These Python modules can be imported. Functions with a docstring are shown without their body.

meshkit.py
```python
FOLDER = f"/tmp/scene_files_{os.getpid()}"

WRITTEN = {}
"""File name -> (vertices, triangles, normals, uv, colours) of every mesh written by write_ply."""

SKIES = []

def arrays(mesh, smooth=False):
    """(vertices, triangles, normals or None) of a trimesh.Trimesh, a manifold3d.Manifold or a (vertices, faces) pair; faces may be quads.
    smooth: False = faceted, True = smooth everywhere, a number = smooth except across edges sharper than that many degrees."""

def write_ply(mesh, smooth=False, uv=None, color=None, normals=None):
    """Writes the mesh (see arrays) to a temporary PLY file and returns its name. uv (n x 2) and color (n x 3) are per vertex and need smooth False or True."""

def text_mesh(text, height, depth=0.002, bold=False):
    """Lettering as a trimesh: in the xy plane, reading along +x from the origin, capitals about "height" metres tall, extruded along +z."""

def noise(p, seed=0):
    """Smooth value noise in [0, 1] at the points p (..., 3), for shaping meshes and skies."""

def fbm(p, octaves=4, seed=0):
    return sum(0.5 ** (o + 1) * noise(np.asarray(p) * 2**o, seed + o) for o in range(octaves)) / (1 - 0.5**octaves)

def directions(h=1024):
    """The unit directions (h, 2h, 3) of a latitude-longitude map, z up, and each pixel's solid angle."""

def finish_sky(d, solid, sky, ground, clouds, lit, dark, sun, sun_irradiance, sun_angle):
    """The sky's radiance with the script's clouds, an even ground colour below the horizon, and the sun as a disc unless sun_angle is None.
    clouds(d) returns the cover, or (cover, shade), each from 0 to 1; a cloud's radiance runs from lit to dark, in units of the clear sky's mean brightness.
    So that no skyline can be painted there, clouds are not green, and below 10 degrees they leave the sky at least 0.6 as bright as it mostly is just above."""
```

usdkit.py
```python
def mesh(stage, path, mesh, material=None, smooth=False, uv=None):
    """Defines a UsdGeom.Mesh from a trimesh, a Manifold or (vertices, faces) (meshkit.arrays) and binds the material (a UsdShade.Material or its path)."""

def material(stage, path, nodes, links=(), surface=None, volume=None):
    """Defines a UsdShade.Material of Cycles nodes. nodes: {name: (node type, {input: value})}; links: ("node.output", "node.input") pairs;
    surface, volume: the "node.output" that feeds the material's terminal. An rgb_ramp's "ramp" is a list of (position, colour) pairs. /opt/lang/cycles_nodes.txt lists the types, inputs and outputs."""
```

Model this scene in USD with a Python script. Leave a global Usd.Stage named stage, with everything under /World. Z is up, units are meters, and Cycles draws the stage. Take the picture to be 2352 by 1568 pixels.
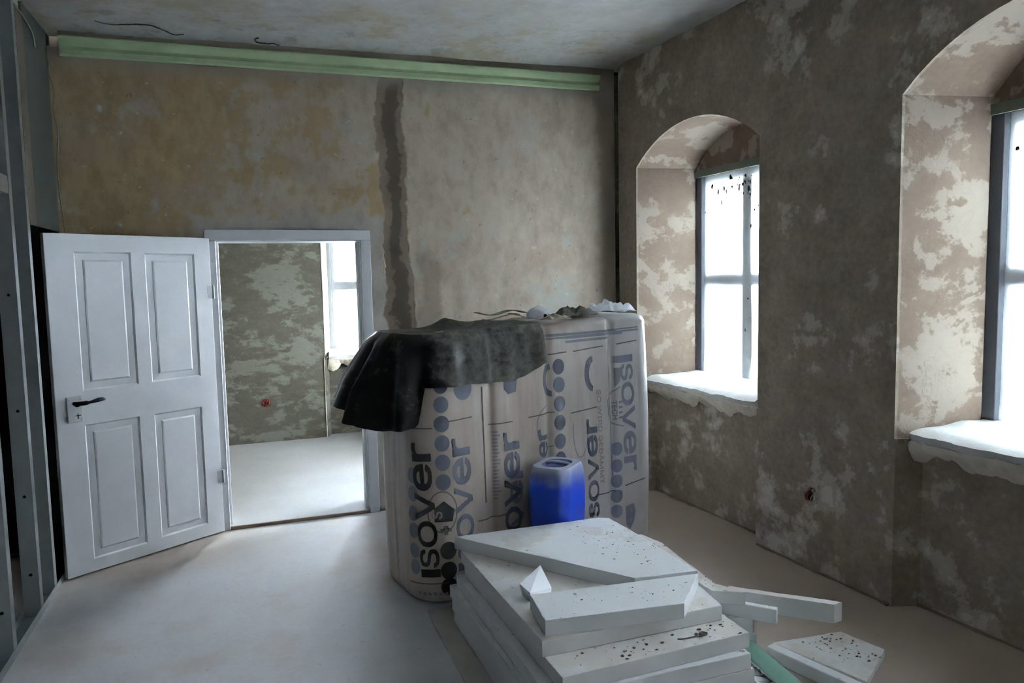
import math, random
import numpy as np, trimesh, manifold3d as m3
from shapely.geometry import Polygon
import usdkit, meshkit
from pxr import Usd, UsdGeom, UsdLux, UsdShade, Gf, Sdf, Vt

random.seed(7)
rng = np.random.default_rng(7)
stage = Usd.Stage.CreateInMemory()
UsdGeom.SetStageUpAxis(stage, 'Z')
UsdGeom.SetStageMetersPerUnit(stage, 1.0)
UsdGeom.Xform.Define(stage, '/World')
UsdGeom.Scope.Define(stage, '/World/Looks')

# ------------------------------------------------------------------ camera, sky, exposure
EXPOSURE = 2.22
SKY = (7.9, 8.5, 9.3)
yaw, pitch, roll = 0.3421, 0.0853, -0.0204
fw = np.array([math.sin(yaw) * math.cos(pitch), math.cos(yaw) * math.cos(pitch), -math.sin(pitch)])
r0 = np.array([math.cos(yaw), -math.sin(yaw), 0.0])
u0 = np.cross(r0, fw)
rt = math.cos(roll) * r0 + math.sin(roll) * u0
up = -math.sin(roll) * r0 + math.cos(roll) * u0
EYE = np.array([0, 0, 1.6504])
cam = UsdGeom.Camera.Define(stage, '/World/camera')
cam.AddTransformOp().Set(Gf.Matrix4d(*rt, 0, *up, 0, *(-fw), 0, *EYE, 1))
cam.CreateHorizontalApertureAttr(36.0)
cam.CreateVerticalApertureAttr(24.0)
cam.CreateFocalLengthAttr(36.0 * 1690.23 / 2352)
cam.CreateClippingRangeAttr((0.05, 500.0))
cam.CreateExposureAttr(EXPOSURE)

dome = UsdLux.DomeLight.Define(stage, '/World/sky')
dome.CreateIntensityAttr(1.0)
dome.CreateColorAttr(Gf.Vec3f(*SKY))

# ------------------------------------------------------------------ helpers
used = {}
def numbered(path):
    k = used.get(path, 0)
    used[path] = k + 1
    return path if k == 0 else f'{path}_{k:03d}'

def ppath(parent):
    return '/World' if parent is None else str(parent.GetPath())

def obj(name, mesh, mat, parent=None, smooth=False, **cd):
    p = numbered(ppath(parent) + '/' + name)
    m = usdkit.mesh(stage, p, mesh, mat, smooth=smooth).GetPrim()
    tag(m, **cd)
    return m

def tag(p, label=None, cat=None, group=None, kind=None):
    for k, v in (('label', label), ('category', cat), ('group', group), ('kind', kind)):
        if v:
            p.SetCustomDataByKey(k, v)
    return p

def thing(name, label=None, cat=None, loc=(0, 0, 0), rotz=0.0, group=None, kind=None, parent=None):
    x = UsdGeom.Xform.Define(stage, numbered(ppath(parent) + '/' + name))
    x.AddTranslateOp().Set(Gf.Vec3d(*map(float, loc)))
    if rotz:
        x.AddRotateZOp().Set(math.degrees(rotz))
    return tag(x.GetPrim(), label, cat, group, kind)

def box(x0, x1, y0, y1, z0, z1):
    b = trimesh.creation.box([x1 - x0, y1 - y0, z1 - z0])
    b.apply_translation([(x0 + x1) / 2, (y0 + y1) / 2, (z0 + z1) / 2])
    return b

def rbox(x0, x1, y0, y1, z0, z1, r=0.004, seg=2):
    """A box with chamfered / rounded edges."""
    r = min(r, (x1 - x0) / 2.2, (y1 - y0) / 2.2, (z1 - z0) / 2.2)
    pts = []
    for x in (x0, x1):
        for y in (y0, y1):
            for z in (z0, z1):
                c = np.array([x + (r if x == x0 else -r), y + (r if y == y0 else -r), z + (r if z == z0 else -r)])
                s = np.array([-1 if x == x0 else 1, -1 if y == y0 else 1, -1 if z == z0 else 1])
                for w in ([1, 0, 0], [0, 1, 0], [0, 0, 1], [.7, .7, 0], [.7, 0, .7], [0, .7, .7]) if seg > 1 else ([1, 0, 0], [0, 1, 0], [0, 0, 1]):
                    pts.append(c + s * np.array(w) * r)
    return hull(pts)

def hull(pts):
    return from_man(m3.Manifold.hull_points(np.asarray(pts, float)))

def man(t):
    return m3.Manifold(m3.Mesh(np.asarray(t.vertices, np.float32), np.asarray(t.faces, np.uint32)))

def from_man(m):
    q = m.to_mesh()
    return trimesh.Trimesh(np.array(q.vert_properties[:, :3]), np.array(q.tri_verts), process=False)

def cat(*ms):
    return trimesh.util.concatenate([m for m in ms])

def prism(poly, z0, z1, jitter=0.0, step=0.04, seed=0):
    """A flat slab from plan corners, edges a little uneven."""
    g = np.random.default_rng(seed)
    pts = []
    n = len(poly)
    for i in range(n):
        a, b = np.array(poly[i], float), np.array(poly[(i + 1) % n], float)
        k = max(1, int(np.linalg.norm(b - a) / step)) if jitter else 1
        for j in range(k):
            p = a + (b - a) * j / k
            if j and jitter:
                p = p + g.normal(0, jitter, 2)
            pts.append(p)
    m = trimesh.creation.extrude_polygon(Polygon(pts), z1 - z0, engine='earcut')
    m.apply_translation([0, 0, z0])
    return m

def slab(poly, z0, z1, jitter=0.0006, seed=0, ch=0.0025):
    """Board: prism with a small chamfer along the top and bottom edges."""
    p = Polygon(poly)
    if not p.exterior.is_ccw:
        poly = poly[::-1]
    g = np.random.default_rng(seed)
    pts = []
    n = len(poly)
    for i in range(n):
        a, b = np.array(poly[i], float), np.array(poly[(i + 1) % n], float)
        k = max(1, int(np.linalg.norm(b - a) / 0.02))
        for j in range(k):
            q = a + (b - a) * j / k
            if j:
                q = q + g.normal(0, jitter, 2)
            pts.append(q)
    pts = np.array(pts)
    c = pts.mean(0)
    rings = []
    for z, s in ((z0, ch), (z0 + ch, 0), (z1 - ch, 0), (z1, ch)):
        q = Polygon(pts)
        d = pts - c
        L = np.linalg.norm(d, axis=1, keepdims=True)
        ring = pts - d / L * s
        if z == z1:
            ring = ring + g.normal(0, 0.0009, ring.shape)
        rings.append(np.c_[ring, np.full(len(ring), z)])
    m = len(pts)
    v = np.vstack(rings)
    f = []
    for k in range(3):
        for i in range(m):
            j = (i + 1) % m
            f += [[k * m + i, k * m + j, (k + 1) * m + j], [k * m + i, (k + 1) * m + j, (k + 1) * m + i]]
    import mapbox_earcut as ec
    try:
        t = ec.triangulate_float64(pts, np.array([m], np.uint32)).reshape(-1, 3)
    except Exception:
        t = np.array([[0, i, i + 1] for i in range(1, m - 1)])
    a = pts[t]
    cr = (a[:, 1, 0] - a[:, 0, 0]) * (a[:, 2, 1] - a[:, 0, 1]) - (a[:, 1, 1] - a[:, 0, 1]) * (a[:, 2, 0] - a[:, 0, 0])
    t = np.where((cr < 0)[:, None], t[:, ::-1], t)
    f = np.vstack([np.array(f), t[:, ::-1], t + 3 * m])
    return trimesh.Trimesh(v, f, process=False)

def tube(path, r, seg=8):
    path = np.asarray(path, float)
    n = len(path)
    tan = np.gradient(path, axis=0)
    tan /= np.linalg.norm(tan, axis=1, keepdims=True)
    a = np.array([0, 0, 1.0]) if abs(tan[0][2]) < .9 else np.array([1.0, 0, 0])
    rr = np.broadcast_to(r, n)
    v, f = [], []
    for i in range(n):
        s = np.cross(tan[i], a); s /= np.linalg.norm(s)
        a = np.cross(s, tan[i])
        for k in range(seg):
            w = 2 * math.pi * k / seg
            v.append(path[i] + rr[i] * (math.cos(w) * s + math.sin(w) * a))
    for i in range(n - 1):
        for k in range(seg):
            p, q = i * seg + k, i * seg + (k + 1) % seg
            f += [[p, q, q + seg], [p, q + seg, p + seg]]
    v += [path[0], path[-1]]
    for k in range(seg):
        f += [[n * seg, (k + 1) % seg, k], [n * seg + 1, (n - 1) * seg + k, (n - 1) * seg + (k + 1) % seg]]
    m = trimesh.Trimesh(np.array(v), np.array(f), process=False)
    m.fix_normals()
    return m

def spline(pts, n=40):
    from scipy.interpolate import CubicSpline
    pts = np.asarray(pts, float)
    t = np.r_[0, np.cumsum(np.linalg.norm(np.diff(pts, axis=0), axis=1))]
    return CubicSpline(t, pts)(np.linspace(0, t[-1], n))

def grid(P):
    """(rows, cols, 3) points -> open surface mesh."""
    a, b = P.shape[:2]
    v = P.reshape(-1, 3)
    i, j = np.meshgrid(np.arange(a - 1), np.arange(b - 1), indexing='ij')
    q = (i * b + j).ravel()
    f = np.vstack([np.c_[q, q + b, q + b + 1], np.c_[q, q + b + 1, q + 1]])
    return trimesh.Trimesh(v, f, process=False)

def sheet(P, t):
    """A closed thin sheet of thickness t from a grid of points."""
    top = grid(P)
    n = np.array(top.vertex_normals)
    a, b = P.shape[:2]
    v = np.vstack([top.vertices, top.vertices - n * t])
    k = a * b
    f = [top.faces, top.faces[:, ::-1] + k]
    rim = list(range(b)) + [i * b + b - 1 for i in range(1, a)] + [(a - 1) * b + j for j in range(b - 2, -1, -1)] + [i * b for i in range(a - 2, 0, -1)]
    e = []
    for p, q in zip(rim, rim[1:] + rim[:1]):
        e += [[p, q, q + k], [p, q + k, p + k]]
    m = trimesh.Trimesh(v, np.vstack(f + [np.array(e)]), process=False)
    return m

def lump(c, r, seed, sub=2, rough=.35, squash=(1, 1, 1)):
    m = trimesh.creation.icosphere(sub, 1.0)
    v = np.array(m.vertices)
    n = meshkit.fbm(v * 1.7 + seed * 3.1, 3, seed) - .5
    v = v * (1 + rough * 2 * n[:, None]) * np.array(squash) * r + np.array(c)
    return trimesh.Trimesh(v, m.faces, process=False)

def xf(m, M4):
    m = m.copy(); m.apply_transform(M4); return m

# ------------------------------------------------------------------ materials
class Mat:
    def __init__(self, name):
        self.name, self.nodes, self.links, self.k = name, {}, [], 0
    def n(self, kind, **inp):
        nm = f'n{self.k}'; self.k += 1
        vals = {}
        for a, b in inp.items():
            if isinstance(b, tuple) and len(b) == 2 and isinstance(b[0], str):
                self.links.append((f'{b[0]}.{b[1]}', f'{nm}.{a}'))
            else:
                vals[a] = b
        self.nodes[nm] = (kind, vals)
        return nm
    def pos(self):
        if not hasattr(self, '_p'):
            self._p = self.n('geometry')
        return (self._p, 'position')
    def xyz(self):
        if not hasattr(self, '_x'):
            self._x = self.n('separate_xyz', vector=self.pos())
        return self._x
    def vec(self, scale=(1, 1, 1), loc=(0, 0, 0)):
        return (self.n('mapping', vector=self.pos(), scale=scale, location=loc), 'vector')
    def noise(self, scale, detail=5, rough=.6, stretch=None, loc=(0, 0, 0), dist=0.0):
        v = self.vec(stretch or (1, 1, 1), loc)
        return (self.n('noise_texture', vector=v, scale=scale, detail=detail, roughness=rough, distortion=dist), 'fac')
    def ramp(self, fac, *stops):
        return (self.n('rgb_ramp', fac=fac, ramp=list(stops)), 'color')
    def step(self, fac, a, b, lo=0.0, hi=1.0):
        return (self.n('map_range', range_type='smoothstep', value=fac, from_min=a, from_max=b, to_min=lo, to_max=hi, clamp=True), 'result')
    def m(self, op, a, b=0.0, c=0.0, clamp=False):
        return (self.n('math', math_type=op, value1=a, value2=b, value3=c, use_clamp=clamp), 'value')
    def mix(self, fac, a, b, kind='mix'):
        return (self.n('mix', mix_type=kind, fac=fac, color1=a, color2=b), 'color')
    def bump(self, h, strength=.3, dist=.01):
        return (self.n('bump', height=h, strength=strength, distance=dist), 'normal')
    def principled(self, **k):
        return self.n('principled_bsdf', **k)
    def done(self, surf, out='BSDF'):
        return usdkit.material(stage, '/World/Looks/' + self.name, self.nodes, self.links, surface=f'{surf}.{out}')

def srgb(r, g, b):
    return tuple(((c / 255) / 12.92 if c / 255 <= .04045 else ((c / 255 + .055) / 1.055) ** 2.4) for c in (r, g, b))

def plain(name, col, rough=.6, metal=0.0, var=0.0, scale=6.0, bump=0.0, bscale=60.0, spec=.4, **kw):
    M = Mat(name)
    c = col
    if var:
        c = M.ramp(M.noise(scale, 6, .65), (.3, tuple(x * (1 - var) for x in col)), (.7, tuple(min(1, x * (1 + var)) for x in col)))
    extra = dict(kw)
    if bump:
        extra['normal'] = M.bump(M.noise(bscale, 4, .6), bump, .004)
    return M.done(M.principled(base_color=c, roughness=rough, metallic=metal, specular_ior_level=spec, **extra))

def back_plaster():
    M = Mat('back_plaster')
    x = (M.xyz(), 'x'); z = (M.xyz(), 'z')
    big = M.noise(1.35, 7, .62, loc=(3, 0, 1))
    fine = M.noise(6.5, 8, .68, stretch=(1.3, 1, .8), loc=(1, 5, 2))
    grey = M.ramp(fine, (.3, srgb(160, 149, 134)), (.5, srgb(182, 170, 153)), (.7, srgb(192, 186, 174)))
    ochre = M.ramp(fine, (.3, srgb(144, 124, 94)), (.6, srgb(172, 152, 118)))
    # distemper left on the wall: most towards the left, flaked into patches
    lean = M.m('multiply_add', x, -.075, .048)
    o = M.m('add', M.m('add', M.m('multiply', big, .55), M.m('multiply', fine, .45)), lean)
    col = M.mix(M.step(o, .485, .575), grey, ochre)
    pk = M.step(M.noise(2.7, 6, .6, loc=(6, 4, 1)), .52, .68, 0, .45)
    col = M.mix(pk, col, srgb(170, 150, 136))
    pale = M.noise(2.1, 8, .66, loc=(9, 2, 4))
    pm = M.step(M.m('add', M.m('multiply', pale, .6), M.m('multiply', M.noise(9, 5, .6, loc=(2, 2, 7)), .4)), .53, .62, 0, .75)
    col = M.mix(M.m('multiply', pm, M.m('multiply_add', x, .13, .62, clamp=True)), col, srgb(176, 180, 172))
    spots = M.step(M.noise(14, 3, .5, loc=(4, 4, 4)), .66, .72, 0, .55)
    col = M.mix(spots, col, srgb(196, 196, 200))
    dirt = M.step(M.noise(22, 2, .5, loc=(7, 1, 2)), .71, .76, 0, .4)
    col = M.mix(dirt, col, srgb(92, 80, 64))
    # scraped band above the door and beside its frame
    wob = M.m('multiply', M.m('subtract', M.noise(5, 6, .65, loc=(0, 8, 0)), .5), .35)
    band = M.m('multiply', M.step(M.m('add', z, wob), 2.16, 2.08), M.step(M.m('add', x, wob), -.42, -.30))
    band = M.m('multiply', band, M.step(M.m('add', x, wob), .98, .90))
    col = M.mix(M.m('multiply', band, .8), col, M.ramp(fine, (.3, srgb(158, 152, 142)), (.7, srgb(186, 184, 178))))
    # chased slot filled with dark mortar
    w2 = M.m('multiply', M.m('subtract', M.noise(2.2, 7, .7, stretch=(1, 1, 1), loc=(5, 0, 3)), .5), .22)
    ax = M.m('absolute', M.m('subtract', M.m('add', x, w2), M.m('multiply_add', z, -.018, 1.035)))
    chase = M.m('multiply', M.step(ax, .100, .082), M.step(M.m('add', z, w2), 3.08, 3.03))
    core = M.m('multiply', M.step(M.m('absolute', M.m('subtract', M.m('add', x, M.m('multiply', w2, 1.6)), M.m('multiply_add', z, -.018, 1.04))), .05, .03), M.step(z, 3.05, 3.0))
    chase_c = M.mix(core, M.ramp(fine, (.3, srgb(116, 104, 90)), (.7, srgb(138, 124, 108))), srgb(84, 77, 66))
    col = M.mix(chase, col, chase_c)
    # later render along the corner with the window wall and a stain low beside the slot
    w3 = M.m('multiply', M.m('subtract', M.noise(3, 6, .65, loc=(2, 6, 9)), .5), .25)
    cor = M.step(M.m('add', x, w3), 2.52, 2.66)
    col = M.mix(M.m('multiply', cor, .8), col, srgb(128, 118, 106))
    st = M.m('multiply', M.step(M.m('absolute', M.m('subtract', M.m('add', x, w3), 1.23)), .12, .05), M.step(M.m('add', z, w3), 1.95, 1.7))
    col = M.mix(M.m('multiply', st, .6), col, srgb(134, 120, 106))
    top = M.step(M.m('add', z, M.m('multiply', wob, .4)), 2.93, 3.06)
    col = M.mix(M.m('multiply', top, .7), col, srgb(150, 144, 136))
    h = M.m('add', M.m('multiply', fine, .6), M.m('multiply', chase, -.6))
    return M.done(M.principled(base_color=col, roughness=.93, specular_ior_level=.15, normal=M.bump(h, .35, .012)))

def render_plaster(name, dark, mid, light, amount=.55, stretch=(1, 1, 1), scale=1.7, seed=0, bump=.4, soft=.035):
    """Scratch render with smears of paler skim coat."""
    M = Mat(name)
    a = M.noise(scale, 7, .6, stretch=stretch, loc=(seed, seed * .7, 3), dist=.4)
    b = M.noise(scale * 4.2, 6, .62, stretch=stretch, loc=(seed + 4, 2, seed))
    c = M.noise(28, 4, .6, loc=(seed, 1, 1))
    base = M.ramp(M.m('add', M.m('multiply', b, .6), M.m('multiply', c, .4)), (.35, dark), (.65, mid))
    k = M.m('add', M.m('multiply', a, .62), M.m('multiply', b, .38))
    s = M.step(k, amount, amount + soft)
    lite = M.ramp(c, (.3, tuple(x * .9 for x in light)), (.7, light))
    col = M.mix(M.m('multiply', s, .9), base, lite)
    red = M.step(M.noise(2.6, 4, .5, loc=(seed + 8, 3, 6)), .55, .72, 0, .35)
    col = M.mix(red, col, tuple(x * y for x, y in zip(mid, (1.12, .92, .86))))
    h = M.m('add', M.m('multiply', b, .5), M.m('add', M.m('multiply', c, .25), M.m('multiply', s, .35)))
    return M.done(M.principled(base_color=col, roughness=.94, specular_ior_level=.15, normal=M.bump(h, bump, .012)))

def window_wall():
    """Render on the window wall: dark on the face, lighter lime skim in the splayed reveals (told apart by how far they lie behind the face)."""
    M = Mat('window_wall_render')
    x = (M.xyz(), 'x'); y = (M.xyz(), 'y')
    d = M.m('add', M.m('multiply', x, .998), M.m('multiply', y, .0631))       # distance out from the room
    a = M.noise(1.5, 7, .62, loc=(5, 3, 3), dist=.5)
    b = M.noise(6.5, 6, .62, loc=(8, 2, 5))
    c = M.noise(30, 4, .6)
    zw = M.step((M.xyz(), 'z'), 1.3, .5, 0, .035)
    k = M.m('add', M.m('add', M.m('multiply', a, .6), M.m('multiply', b, .4)), zw)
    face = M.ramp(M.m('add', M.m('multiply', b, .55), M.m('multiply', c, .45)), (.35, srgb(132, 122, 108)), (.65, srgb(164, 151, 135)))
    s = M.step(k, .545, .58)
    face = M.mix(M.m('multiply', s, .6), face, srgb(192, 183, 170))
    s2 = M.step(k, .60, .615)
    face = M.mix(M.m('multiply', s2, .6), face, srgb(212, 205, 194))
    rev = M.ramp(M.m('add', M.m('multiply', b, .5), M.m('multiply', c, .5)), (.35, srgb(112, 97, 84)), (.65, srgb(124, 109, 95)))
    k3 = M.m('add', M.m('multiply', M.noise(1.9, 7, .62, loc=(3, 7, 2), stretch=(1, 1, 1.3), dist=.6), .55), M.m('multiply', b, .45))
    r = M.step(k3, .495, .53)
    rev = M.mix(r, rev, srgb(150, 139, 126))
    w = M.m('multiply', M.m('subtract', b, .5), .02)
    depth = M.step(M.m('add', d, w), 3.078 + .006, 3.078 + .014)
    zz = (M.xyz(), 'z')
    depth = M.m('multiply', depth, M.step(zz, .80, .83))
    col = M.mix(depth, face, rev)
    h = M.m('add', M.m('multiply', b, .5), M.m('add', M.m('multiply', c, .3), M.m('multiply', s, .3)))
    return M.done(M.principled(base_color=col, roughness=.94, specular_ior_level=.15, normal=M.bump(h, .35, .012)))

def ceiling_plaster():
    M = Mat('ceiling_plaster')
    a = M.noise(2.2, 8, .66, loc=(4, 2, 0)); b = M.noise(9, 7, .66, loc=(1, 3, 0))
    col = M.ramp(b, (.3, srgb(182, 182, 178)), (.7, srgb(206, 207, 205)))
    y = (M.xyz(), 'y')
    near = M.step(M.m('add', y, M.m('multiply', a, 1.2)), 4.6, 5.6)
    st = M.m('multiply', M.step(M.m('add', M.m('multiply', a, .6), M.m('multiply', b, .4)), .47, .58), M.m('multiply_add', near, .7, .12))
    col = M.mix(st, col, srgb(176, 168, 140))
    col = M.mix(M.m('multiply', M.step(M.noise(5, 6, .7, loc=(6, 6, 0)), .56, .66), M.m('multiply_add', near, .5, .1)), col, srgb(150, 150, 142))
    return M.done(M.principled(base_color=col, roughness=.92, specular_ior_level=.15, normal=M.bump(M.m('add', M.m('multiply', a, .5), M.m('multiply', b, .6)), .35, .015)))

def screed(name, col, stain):
    M = Mat(name)
    a = M.noise(.9, 6, .6, loc=(2, 1, 0)); b = M.noise(2.6, 7, .62, loc=(5, 3, 0)); c = M.noise(45, 4, .6)
    base = M.ramp(M.m('add', M.m('multiply', b, .7), M.m('multiply', c, .3)), (.3, tuple(x * .86 for x in col)), (.7, tuple(x * 1.07 for x in col)))
    s = M.step(M.m('add', M.m('multiply', a, .55), M.m('multiply', b, .45)),   .46, .64, 0, .5)
    colr = M.mix(s, base, stain)
    x = (M.xyz(), 'x'); y = (M.xyz(), 'y')
    # trodden plaster along the window wall and behind the open door
    edge = M.m('maximum', M.step(M.m('add', x, M.m('multiply', a, .8)), 2.15, 2.9, 0, .85), M.m('multiply', M.step(M.m('add', y, M.m('multiply', b, .6)), 4.6, 5.1), M.step(M.m('add', x, M.m('multiply', b, .5)), .6, -.2, 0, .7)))
    colr = M.mix(edge, colr, stain)
    specks = M.step(M.noise(30, 2, .5, loc=(3, 9, 0)), .70, .74, 0, .5)
    colr = M.mix(specks, colr, tuple(v * .5 for v in col))
    return M.done(M.principled(base_color=colr, roughness=.72, specular_ior_level=.3, normal=M.bump(M.m('add', M.m('multiply', b, .4), M.m('multiply', c, .3)), .15, .006)))

def painted_wood(name='white_paint', col=srgb(226, 228, 232)):
    M = Mat(name)
    n = M.noise(5, 6, .6); f = M.noise(40, 4, .6, stretch=(1, 1, .15))
    c = M.ramp(n, (.3, tuple(x * .94 for x in col)), (.7, col))
    return M.done(M.principled(base_color=c, roughness=.42, specular_ior_level=.45, normal=M.bump(M.m('add', M.m('multiply', n, .3), M.m('multiply', f, .3)), .1, .003)))

def board_mat(name, col, dust, amount=.5):
    M = Mat(name)
    a = M.noise(4, 6, .62); b = M.noise(60, 4, .6); s = M.noise(26, 3, .55, loc=(3, 3, 3))
    c = M.ramp(a, (.3, tuple(x * .95 for x in col)), (.7, col))
    nz = (M.n('separate_xyz', vector=(M._p if hasattr(M, '_p') else M.pos()[0], 'normal')), 'z')
    upf = M.step(nz, .6, .9)
    c = M.mix(M.m('multiply', upf, M.step(a, amount, amount + .12, 0, .75)), c, dust)
    c = M.mix(M.m('multiply', upf, M.step(s, .68, .72, 0, .7)), c, srgb(120, 112, 100))
    return M.done(M.principled(base_color=c, roughness=.85, specular_ior_level=.2, normal=M.bump(M.m('add', b, M.m('multiply', a, .4)), .12, .002)))

def film(name, milk=.5, col=(.93, .95, .97), rough=.35, blotch=.0):
    """Milky plastic film: part clear, part scattering."""
    M = Mat(name)
    tr = M.n('transparent_bsdf', color=(.97, .98, 1.0))
    tl = M.n('translucent_bsdf', color=col)
    df = M.n('diffuse_bsdf', color=col)
    gl = M.n('glossy_bsdf', color=(.9, .92, .95), roughness=rough)
    a = M.n('mix_closure', fac=.35, closure1=(tl, 'BSDF'), closure2=(df, 'BSDF'))
    b = M.n('mix_closure', fac=.06, closure1=(a, 'closure'), closure2=(gl, 'BSDF'))
    fac = milk
    if blotch:
        fac = M.m('add', M.step(M.noise(3.5, 5, .6), .4, .75, 0, blotch), milk, clamp=True)
    c = M.n('mix_closure', fac=fac, closure1=(tr, 'BSDF'), closure2=(b, 'closure'))
    return M.done(c, 'closure')

def glass_pane():
    M = Mat('window_glass')
    tr = M.n('transparent_bsdf', color=(.95, .97, .97))
    gl = M.n('glossy_bsdf', color=(1, 1, 1), roughness=.03)
    fr = M.n('fresnel', IOR=1.5)
    c = M.n('mix_closure', fac=(fr, 'fac'), closure1=(tr, 'BSDF'), closure2=(gl, 'BSDF'))
    return M.done(c, 'closure')

def tarp_mat():
    M = Mat('black_plastic')
    a = M.noise(7, 7, .62, loc=(3, 1, 2)); b = M.noise(30, 5, .65, loc=(3, 1, 2))
    x = (M.xyz(), 'x')
    k = M.m('add', M.m('add', M.m('multiply', a, .65), M.m('multiply', b, .35)), M.step(x, .72, 1.0, -.14, .055))
    nz = (M.n('separate_xyz', vector=(M.pos()[0], 'normal')), 'z')
    k = M.m('add', k, M.step(nz, .3, .9, 0, .03))
    dust = M.step(k, .40, .58)
    col = M.mix(M.m('multiply', dust, .8), srgb(17, 19, 20), M.ramp(b, (.3, srgb(82, 84, 80)), (.7, srgb(108, 108, 98))))
    col = M.mix(M.step(k, .60, .66, 0, .6), col, srgb(118, 114, 98))
    rough = M.step(k, .40, .56, .30, .85)
    return M.done(M.principled(base_color=col, roughness=rough, specular_ior_level=.45, normal=M.bump(b, .2, .004)))

def bale_mat():
    M = Mat('wrapped_insulation')
    v = M.noise(14, 5, .6, stretch=(1, 1, .06)); a = M.noise(2.0, 5, .6, stretch=(1, 1, .5), loc=(1, 2, 4)); f = M.noise(50, 4, .6, stretch=(1, 1, .2))
    col = M.ramp(M.m('add', M.m('multiply', v, .55), M.m('multiply', a, .45)), (.30, srgb(176, 158, 146)), (.48, srgb(196, 182, 170)), (.62, srgb(206, 196, 188)), (.75, srgb(216, 211, 208)))
    x = (M.xyz(), 'x')
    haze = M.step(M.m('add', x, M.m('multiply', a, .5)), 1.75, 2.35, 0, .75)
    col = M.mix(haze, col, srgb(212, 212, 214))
    return M.done(M.principled(base_color=col, roughness=.42, specular_ior_level=.35, coat_weight=.25, coat_roughness=.25, normal=M.bump(M.m('add', v, M.m('multiply', f, .4)), .22, .006)))

def blue_plastic():
    M = Mat('blue_plastic')
    z = (M.xyz(), 'z')
    n = M.noise(9, 6, .65)
    nz = (M.n('separate_xyz', vector=(M.pos()[0], 'normal')), 'z')
    dust = M.m('add', M.step(nz, .12, .75), M.m('multiply', M.step(M.m('add', z, M.m('multiply', n, .10)), .62, .72), .6), clamp=True)
    col = M.mix(M.step(n, .4, .7, 0, .25), srgb(18, 60, 172), srgb(60, 92, 176))
    col = M.mix(M.m('multiply', dust, .88), col, srgb(176, 180, 188))
    return M.done(M.principled(base_color=col, roughness=M.step(dust, 0, .5, .38, .85), specular_ior_level=.4, normal=M.bump(n, .08, .004)))

def galv():
    M = Mat('galvanised_steel')
    n = M.noise(18, 4, .6); s = M.noise(3, 4, .6, stretch=(1, 1, .1))
    c = M.ramp(M.m('add', M.m('multiply', n, .5), M.m('multiply', s, .5)), (.35, (.52, .55, .56)), (.65, (.62, .655, .665)))
    return M.done(M.principled(base_color=c, metallic=.85, roughness=.34, specular_ior_level=.5))

def mould_paint():
    M = Mat('mint_paint')
    n = M.noise(7, 6, .65, stretch=(.5, 1, 1))
    x = (M.xyz(), 'x')
    c = M.ramp(n, (.3, srgb(160, 182, 142)), (.7, srgb(180, 198, 160)))
    g = M.step(M.noise(4, 6, .7, loc=(3, 3, 3)), .52, .66, 0, .5)
    c = M.mix(g, c, srgb(162, 166, 152))
    return M.done(M.principled(base_color=c, roughness=.85, specular_ior_level=.2, normal=M.bump(n, .25, .006)))

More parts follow.
